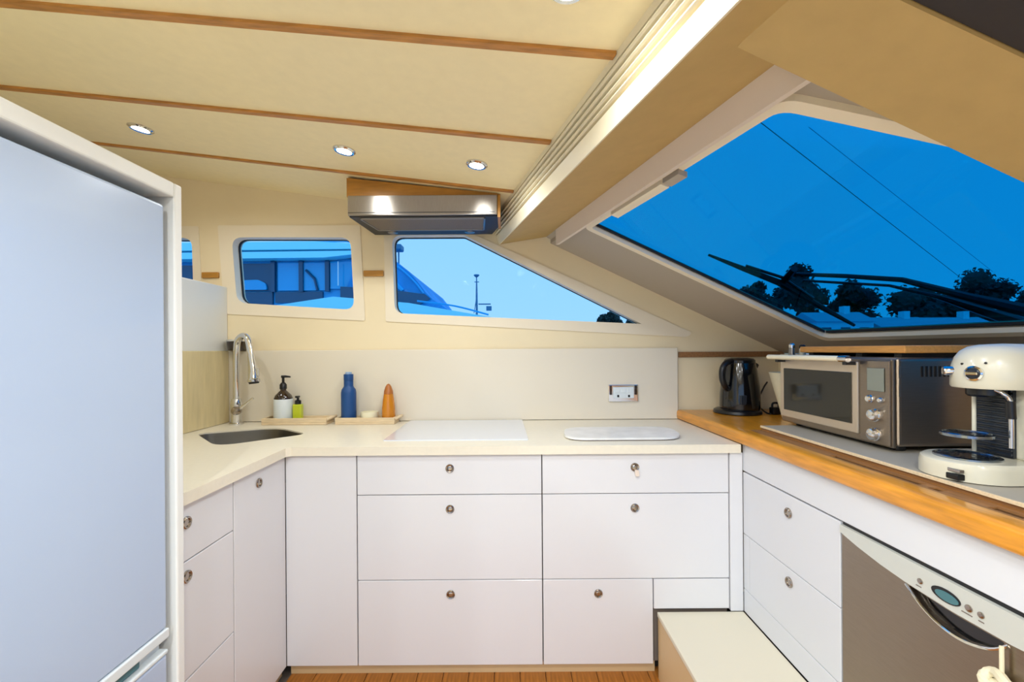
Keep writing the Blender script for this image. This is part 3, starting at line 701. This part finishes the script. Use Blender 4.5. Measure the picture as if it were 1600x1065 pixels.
for i, (a, b, h, m_, lb) in enumerate(((1.125, 1.722, .048, 'steel', 'small steel shaker on the oven nearest the front of the board end'), (1.160, 1.712, .043, 'cream', 'small pale shaker on the oven tucked behind the steel one'))):
    t = thing('shaker', lb, 'shaker', (a, b, 1.2362))
    ob('jar', lathe(NB(), a, b, [(.011, 1.2362), (.012, 1.239), (.011, 1.236+h*.65)], 14), m_, t, smooth=True)
    ob('cap', lathe(NB(), a, b, [(.0105, 1.2362+h*.65), (.011, 1.236+h*.9), (.007, 1.236+h)], 14), 'black' if i else 'chrome', t, smooth=True)

# ------------------------------------------------------------------ coffee machine
cy = 1.012
t = thing('coffee_machine', 'cream espresso machine with domed head and round drip tray', 'coffee machine', (1.2, cy, .966))
def stad(x0, x1, hw, n=14):
    """plan outline: half round nose at x0"""
    pts = [(x1, cy-hw), (x1, cy+hw)]
    for i in range(n+1):
        a = math.pi/2 + math.pi*i/n; pts.append((x0+hw+hw*math.cos(a), cy+hw*math.sin(a)))
    return pts
bm = NB(); prof = [(1.0, .968), (1.0, .996), (.985, 1.006), (.95, 1.010)]
rings = [[bm.verts.new((a, b, z)) for a, b in scalep(stad(.985, 1.40, .086), s, (1.19, cy))] for s, z in prof]
for a, b in zip(rings, rings[1:]):
    for i in range(len(a)): bm.faces.new((a[i], a[(i+1) % len(a)], b[(i+1) % len(a)], b[i]))
bm.faces.new(rings[0]); bm.faces.new(rings[-1]); bs = ob('base', bm, 'coffee', t, smooth=True)
ob('base_foot', plate(NB(), scalep(stad(.985, 1.40, .086), .975, (1.19, cy)), [], XY, .9662, .968), 'black', t)
ob('notch', bx(.988, 1.004, .956, .984, .971, .984, bev=.002), 'black', bs)
ob('badge', bx(.990, 1.000, .954, .982, .988, .995, bev=.001), 'knob', bs)
def grate(name, x, r, z, parent):
    g_ = ob(name, lathe(NB(), x, cy, [(r-.006, z), (r, z+.001), (r, z+.007), (r-.004, z+.009), (r-.006, z+.006), (.002, z+.006)], 30), 'grate', parent, smooth=True)
    for q, nq in ((.80, 18), (.56, 12), (.30, 7)):
        for j in range(nq):
            a = 2*math.pi*j/nq; ob('hole', lathe(NB(), x+q*r*math.cos(a), cy+q*r*math.sin(a), [(.0042, z+.0055), (.0042, z+.0064)], 8), 'black', g_)
    return g_
grate('drip_tray', 1.066, .058, 1.007, t)
grate('cup_shelf', 1.066, .046, 1.058, t)
ob('column', bx(1.150, 1.40, cy-.066, cy+.066, 1.008, 1.20, bev=.008, seg=3), 'coffee', t)
rb = ob('ribbed_panel', bx(1.142, 1.1495, cy-.028, cy+.056, 1.012, 1.172), 'ribs', t)
for i in range(15): ob('rib', bx(1.138, 1.1418, cy-.028, cy+.056, 1.016+i*.0104, 1.0215+i*.0104, bev=.001, seg=1), 'ribs', rb)
ob('guide_post', tube(NB(), [(1.118, cy+.032, 1.01), (1.118, cy+.032, 1.158)], .0042, 10), 'coffee', t, smooth=True)
# head: round-nosed plan, domed top, built as stacked outlines
hx, hr = 1.135, .076
def hout(sc_): 
    pts = [(1.40, cy-hr*sc_), (1.40, cy+hr*sc_)]
    for i in range(17):
        a = math.pi/2 + math.pi*i/16; pts.append((hx+hr*sc_*math.cos(a), cy+hr*sc_*math.sin(a)))
    return pts
bm = NB(); lv = [(.97, 1.170), (1.0, 1.174), (1.0, 1.200), (.97, 1.222), (.90, 1.241), (.78, 1.256), (.60, 1.266), (.35, 1.271)]
rings = [[bm.verts.new((a, b, z)) for a, b in hout(q)] for q, z in lv]
for a, b in zip(rings, rings[1:]):
    for i in range(len(a)): bm.faces.new((a[i], a[(i+1) % len(a)], b[(i+1) % len(a)], b[i]))
bm.faces.new(rings[0]); bm.faces.new(rings[-1]); hd = ob('head', bm, 'coffee', t, smooth=True)
def onhead(th, z_, r_=hr): return Matrix.Translation((hx+r_*math.cos(R(th)), cy+r_*math.sin(R(th)), z_)) @ Matrix.Rotation(R(th+90), 4, 'Z')
sel = onhead(152, 1.208); bm = lathe(NB(), 0, 0, [(.011, .006), (.011, -.012), (.009, -.015), (.002, -.015)], 18, 'Y'); bm.transform(sel); ob('steam_knob', bm, 'chrome', hd, smooth=True)
sel = onhead(196, 1.205)
bm = lathe(NB(), 0, 0, [(.017, .010), (.017, -.003), (.0135, -.005), (.013, -.002), (.002, -.002)], 24, 'Y'); bm.transform(sel); dl = ob('selector_ring', bm, 'chrome', hd, smooth=True)
bm = lathe(NB(), 0, 0, [(.0125, -.0015), (.0125, -.005), (.010, -.007), (.002, -.007)], 20, 'Y'); bm.transform(sel); ob('selector_dial', bm, 'ribs', dl, smooth=True)
bm = bx(-.011, .011, -.012, -.004, -.0035, .0035, bev=.0015); bm.transform(sel); ob('selector', bm, 'chrome', dl)
for th, z_ in ((176, 1.226), (210, 1.229)):
    bm = lathe(NB(), 0, 0, [(.0025, .004), (.0025, -.0012)], 10, 'Y'); bm.transform(onhead(th, z_, hr*.965)); ob('indicator', bm, 'black', hd)
ob('lid_flap', lathe(NB(), 1.150, cy, [(.040, 1.252), (.040, 1.266), (.034, 1.271), (.002, 1.2725)], 24), 'coffee', hd, smooth=True)
ob('spout_block', lathe(NB(), 1.112, cy, [(.030, 1.150), (.034, 1.155), (.034, 1.172)], 20), 'black', t, smooth=True)
wd = ob('steam_wand', tube(NB(), spline([(1.10, cy-.030, 1.168), (1.105, cy-.040, 1.161), (1.115, cy-.046, 1.145), (1.116, cy-.047, 1.10), (1.116, cy-.047, 1.04)], 5), .0045, 10), 'chrome', t, smooth=True)
ob('wand_grip', tube(NB(), [(1.1152, cy-.0462, 1.144), (1.116, cy-.047, 1.105)], .0085, 12), 'black', wd, smooth=True)

# ------------------------------------------------------------------ outside: wiper and rigging
def RP(c, y, off=.05): return (c-K*y, y, 1.797-.48*(c-.86)+off)
def RX(x, y, off=.05): return RP(x+K*y, y, off)
t = thing('windscreen_wiper', 'black windscreen wiper with twin arms outside the tinted glass', 'wiper', (1.4, 1.3, 1.37))
ob('blade', tube(NB(), [RP(1.271, 1.758, .045), RP(1.393, 1.74, .045), RP(1.529, 1.721, .047), RP(1.71, 1.751, .046), RP(1.871, 1.77, .045)], [.005, .010, .013, .011, .006], 8), 'rubber', t)
ob('blade_spine', tube(NB(), [RP(1.398, 1.729, .055), RP(1.519, 1.703, .062), RP(1.67, 1.735, .055)], .006, 8), 'black', t)
ob('upper_arm', tube(NB(), [RP(1.525, 1.66, .07), RP(1.587, 1.532, .07), RP(1.655, 1.417, .07), RP(1.786, 1.358, .07), RP(1.886, 1.303, .07), RP(1.99, 1.245, .07)], [.007, .008, .009, .013, .02, .024], 8), 'black', t)
ob('lower_arm', tube(NB(), [RP(1.573, 1.672, .07), RP(1.677, 1.473, .07), RP(1.769, 1.417, .07), RP(1.868, 1.389, .07), RP(1.967, 1.359, .07), RP(2.03, 1.30, .07)], [.005, .005, .008, .014, .02, .022], 8), 'black', t)
ob('hinge_block', tube(NB(), [RP(1.545, 1.735, .055), RP(1.50, 1.63, .072)], .013, 8), 'black', t)
ob('rigging_wire', tube(NB(), [(2.33, 4.0, 3.35), (8.45, 8.0, 2.45)], .0042, 6), 'black', label='thin dark rigging wire crossing the windscreen view, the nearer of two', cat='wire')
ob('rigging_wire', tube(NB(), [(3.2, 4.6, 3.6), (9.6, 8.6, 2.75)], .0032, 6), 'mast', label='fainter rigging wire beyond the dark one, upper right of it', cat='wire')

# ------------------------------------------------------------------ outside: harbour, yacht, bank
def G(x, y): return -.9 + .072*y - .058*x
bm = NB(); S = 420
gv = []
for i in range(13):
    row = []
    for j in range(13):
        x = -S + 2*S*j/12; y = -S + 2*S*i/12; row.append(bm.verts.new((x, y, G(x, y))))
    gv.append(row)
for i in range(12):
    for j in range(12): bm.faces.new((gv[i][j], gv[i][j+1], gv[i+1][j+1], gv[i+1][j]))
ob('harbour_water', bm, 'water', kind='structure')
# neighbouring yacht, bow to the right
YY = 6.0; YD = 9.2
def ypl(pts, y0=YY, y1=YD, holes=()): return plate(NB(), pts, holes, XZ(0), y0, y1)
t = thing('neighbour_yacht', 'pale blue motor yacht moored alongside, seen through the side windows', 'yacht', (-4, 7.5, .3))
ob('hull', ypl([(-11, 0.3), (-1.6, 0.2), (-.6, .9), (-.18, 1.70), (-.5, 1.755), (-1.3, 1.90), (-2.3, 1.99), (-3.2, 1.86), (-4.6, 1.80), (-11, 1.80)], YY-.25, YD+.25), 'hull', t)
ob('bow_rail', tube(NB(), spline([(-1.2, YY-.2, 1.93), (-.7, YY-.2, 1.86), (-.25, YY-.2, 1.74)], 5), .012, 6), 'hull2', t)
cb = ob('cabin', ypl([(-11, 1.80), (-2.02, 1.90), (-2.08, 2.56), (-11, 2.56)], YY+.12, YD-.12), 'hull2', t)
ob('roof', ypl([(-11, 2.50), (-2.48, 2.54), (-2.05, 2.585), (-2.05, 2.63), (-11, 2.585)], YY-.1, YD+.1), 'hull', t)
ob('roof_shadow_groove', ypl([(-11, 2.590), (-2.05, 2.632), (-2.08, 2.655), (-11, 2.615)], YY-.02, YD+.02), 'hull2', t)  # darker blue paints the shadow line of the roof overhang
ob('flybridge', ypl([(-11, 2.618), (-2.02, 2.656), (-2.1, 2.73), (-2.6, 2.76), (-11, 2.72)], YY-.1, YD+.1), 'hull', t)
def ywin(a, b, z0, z1, m_, lean=0.):
    return ob('window', plate(NB(), [(a, z0), (b, z0), (b+lean, z1), (a+lean, z1)], [], XZ(0), YY+.08, YY+.122), m_, cb)
for a, b, z0, z1, m_ in ((-3.95, -3.28, 2.12, 2.50, 'ywin'), (-3.20, -2.90, 2.12, 2.51, 'ywin2'), (-2.84, -2.54, 2.12, 2.51, 'ywin2'), (-2.47, -2.14, 2.14, 2.52, 'ywin2'), (-3.95, -3.28, 1.93, 2.10, 'ywin'), (-3.24, -2.58, 1.95, 2.10, 'ywin'), (-5.4, -4.05, 2.0, 2.48, 'ywin'), (-6.9, -5.5, 2.0, 2.48, 'ywin')):
    w_ = ywin(a, b, z0, z1, m_)
for a in (-3.26, -2.87, -2.505): ob('mullion', bx(a-.028, a+.028, YY+.05, YY+.10, 2.10, 2.53), 'ywin', cb)
ob('helm_seat', plate(NB(), rpoly([(-3.78, 2.13), (-3.34, 2.13), (-3.36, 2.22), (-3.46, 2.27), (-3.78, 2.26)], .03), [], XZ(0), YY+.05, YY+.079), 'ywin2', cb)
ob('helm_wheel', tube(NB(), [(-2.80, YY+.06, 2.40), (-2.68, YY+.06, 2.28), (-2.64, YY+.06, 2.12)], .02, 6), 'ywin', cb)
ob('grab_rail', tube(NB(), [(-2.32, YY-.02, 2.17), (-2.32, YY-.02, 2.50)], .008, 6), 'house', t)
ob('radar_dome', lathe(NB(), -3.72, YY+.7, [(.16, 2.72), (.18, 2.78), (.16, 2.86), (.10, 2.90), (.02, 2.92)], 20), 'hull', t, smooth=True)
ob('flybridge_screen', ypl([(-3.0, 2.735), (-2.5, 2.735), (-2.55, 2.80), (-2.75, 2.86), (-3.0, 2.86)], YY+.5, YD-.5), 'hull', t)
ob('flybridge_rail', tube(NB(), spline([(-2.9, YY+.4, 2.86), (-2.6, YY+.4, 2.885), (-2.3, YY+.4, 2.88), (-2.25, YY+.4, 2.80), (-2.35, YY+.4, 2.75)], 4), .018, 6), 'hull2', t)
fc = ob('foredeck_cabin', ypl([(-2.34, 1.9), (-1.15, 1.86), (-1.04, 1.985), (-1.12, 2.06), (-1.35, 2.36), (-1.55, 2.52), (-1.80, 2.60), (-2.04, 2.60)], YY+.05, YD-.05), 'canvas', t, label='blue canvas-covered raked cabin front')
ob('dark_band', ypl([(-2.3, 1.99), (-1.22, 1.90), (-1.06, 1.985), (-1.13, 2.045), (-1.7, 2.125), (-2.3, 2.16)], YY+.0, YD-.1), 'ywin', fc)
ob('canvas_seam', tube(NB(), spline([(-1.78, YY+.04, 2.56), (-1.5, YY+.04, 2.42), (-1.28, YY+.04, 2.22), (-1.16, YY+.04, 2.06)], 5), .014, 6), 'hull2', fc)
ob('canvas_seam', tube(NB(), spline([(-1.80, YY+.04, 2.40), (-1.62, YY+.04, 2.28), (-1.45, YY+.04, 2.10)], 5), .03, 6), 'hull2', fc)
ob('searchlight', bx(-1.78, -1.58, YY+.5, YY+.7, 2.78, 2.87, bev=.02), 'mast', t)
ob('light_stalk', tube(NB(), [(-1.64, YY+.6, 2.58), (-1.64, YY+.6, 2.79)], .012, 6), 'mast', t)
# distant mast post
mx_, my_ = -1.75, 25.0
t = thing('harbour_mast', 'thin harbour mast with crossbar seen in the triangular window', 'mast', (mx_, my_, G(mx_, my_)))
ob('pole', tube(NB(), [(mx_, my_, G(mx_, my_)), (mx_, my_, 4.6), (mx_, my_, 5.55)], [.09, .06, .03], 6), 'mast', t)
ob('lamp_head', lathe(NB(), mx_, my_, [(.02, 5.45), (.10, 5.5), (.17, 5.58), (.15, 5.62)], 10), 'mast', t)
ob('crossbar', bx(mx_-.12, mx_+.14, my_-.03, my_+.03, 5.18, 5.22), 'mast', t)
ob('stay', tube(NB(), [(mx_, my_, 4.4), (mx_-.16, my_, 3.4)], .02, 5), 'mast', t)
ob('equipment', bx(mx_+.1, mx_+.8, my_-.1, my_+.1, 3.9, 3.95), 'mast', t)
ob('equipment_box', bx(mx_+.55, mx_+.85, my_-.1, my_+.1, 3.55, 3.8), 'mast', t)
# far bank
bm = NB(); bank = [(-120, 92), (0, 95), (30, 80), (48, 62), (60, 44), (80, 20), (110, -20)]
vs = []
for x, y in bank:
    d = Vector((x, y)).normalized()
    vs.append([bm.verts.new((x+d.x*q, y+d.y*q, G(x+d.x*q, y+d.y*q)+h)) for q, h in ((0, -.2), (.5, .5), (30, .6), (30, -.2))])
for a, b in zip(vs, vs[1:]):
    for i in range(3): bm.faces.new((a[i], a[i+1], b[i+1], b[i]))
ob('far_bank', bm, 'bank', kind='structure')
def tree(x, y, h, rad, label, seedv, lobes=9):
    rnd = random.Random(seedv); g0 = G(x, y)+.5
    t = thing('bank_tree', label, 'tree', (x, y, g0), 'trees on the far bank')
    ob('trunk', tube(NB(), [(x, y, g0), (x+.1, y, g0+h*.3), (x, y, g0+h*.55)], [.32, .24, .14], 7), 'bark', t)
    bm = NB()
    cs = [(Vector((x+rnd.uniform(-.7, .7)*rad, y+rnd.uniform(-.6, .6)*rad, g0+h*rnd.uniform(.38, .78))), rad*rnd.uniform(.32, .5)) for _ in range(lobes)]
    cs.append((Vector((x, y, g0+h*.84)), rad*.34))
    for c, r_ in cs:
        for _ in range(260):
            d = Vector((rnd.gauss(0, 1), rnd.gauss(0, 1), rnd.gauss(0, .8))).normalized()*r_*rnd.uniform(.55, 1.05)
            p = c+d; s = rnd.uniform(.16, .34)
            u = Vector((rnd.gauss(0, 1), rnd.gauss(0, 1), rnd.gauss(0, 1))).normalized(); v = u.orthogonal().normalized()
            q = [bm.verts.new(p+u*s), bm.verts.new(p+v*s), bm.verts.new(p-u*s), bm.verts.new(p-v*s)]; bm.faces.new(q)
        b2 = bmesh.new(); bmesh.ops.create_icosphere(b2, subdivisions=2, radius=r_*.72)
        for vv in b2.verts: vv.co = c + vv.co*rnd.uniform(.85, 1.1)
        merge(bm, b2)
    ob('crown', bm, 'leaf', t, kind='stuff')
for (x, y, h, r_, lb, s) in (
        (38.3, 66, 10.0, 2.8, 'small dark tree at the left end of the windscreen view', 1),
        (37.6, 56, 11.2, 3.9, 'broad dark tree behind the middle of the wiper blade', 2),
        (43.0, 54.5, 9.2, 3.2, 'rounded dark tree at the lower end of the wiper blade', 3),
        (50.6, 53, 8.4, 4.2, 'low spreading dark tree between the two tallest trees', 4),
        (66.5, 61.5, 12.8, 4.4, 'tall dark tree behind the wiper arms at the right', 5),
        (62.0, 51, 9.2, 3.0, 'dark tree farthest right behind the thick wiper arms', 8),
        (20.0, 84, 4.0, 2.2, 'small dark tree in the right tip of the triangular window', 6),
        (28.0, 94, 4.4, 2.6, 'dark bushy tree cut off by the tip of the triangular window', 7)):
    tree(x, y, h, r_, lb, s)
def house(x, y, w_, h, label, seedv):
    rnd = random.Random(seedv); g0 = G(x, y)+.35
    t = thing('bank_house', label, 'house', (x, y, g0), 'houses on the far bank')
    ob('walls', bx(x-w_/2, x+w_/2, y-2, y+2, g0, g0+h), 'house', t)
    ob('roof', plate(NB(), [(y-2.3, g0+h), (y+2.3, g0+h), (y, g0+h+1.1)], [], lambda u, v, tt: (x-w_/2-.2+tt, u, v), 0, w_+.4), 'roof', t)
    ob('chimney', bx(x+w_*.2, x+w_*.2+.6, y-.4, y+.3, g0+h+.6, g0+h+1.7), 'house', t)
    for i in range(3):
        xx = x-w_/2+w_*(i+.5)/3
        ob('window', bx(xx-.45, xx+.45, y-2.06, y-1.98, g0+h*.45, g0+h*.82), 'pane', t)
for x, y, w_, h, lb, s in ((33.4, 45, 5.6, 3.1, 'pale house on the bank at the lower end of the wiper blade', 1), (39.6, 45, 5.4, 2.9, 'pale house on the bank between the two tree clumps', 2), (45.6, 45, 5.8, 3.2, 'pale house under the right trees left of the wiper arm foot', 3), (51.8, 45, 5.6, 3.1, 'pale house farthest right on the bank', 4)):
    house(x, y, w_, h, lb, s)
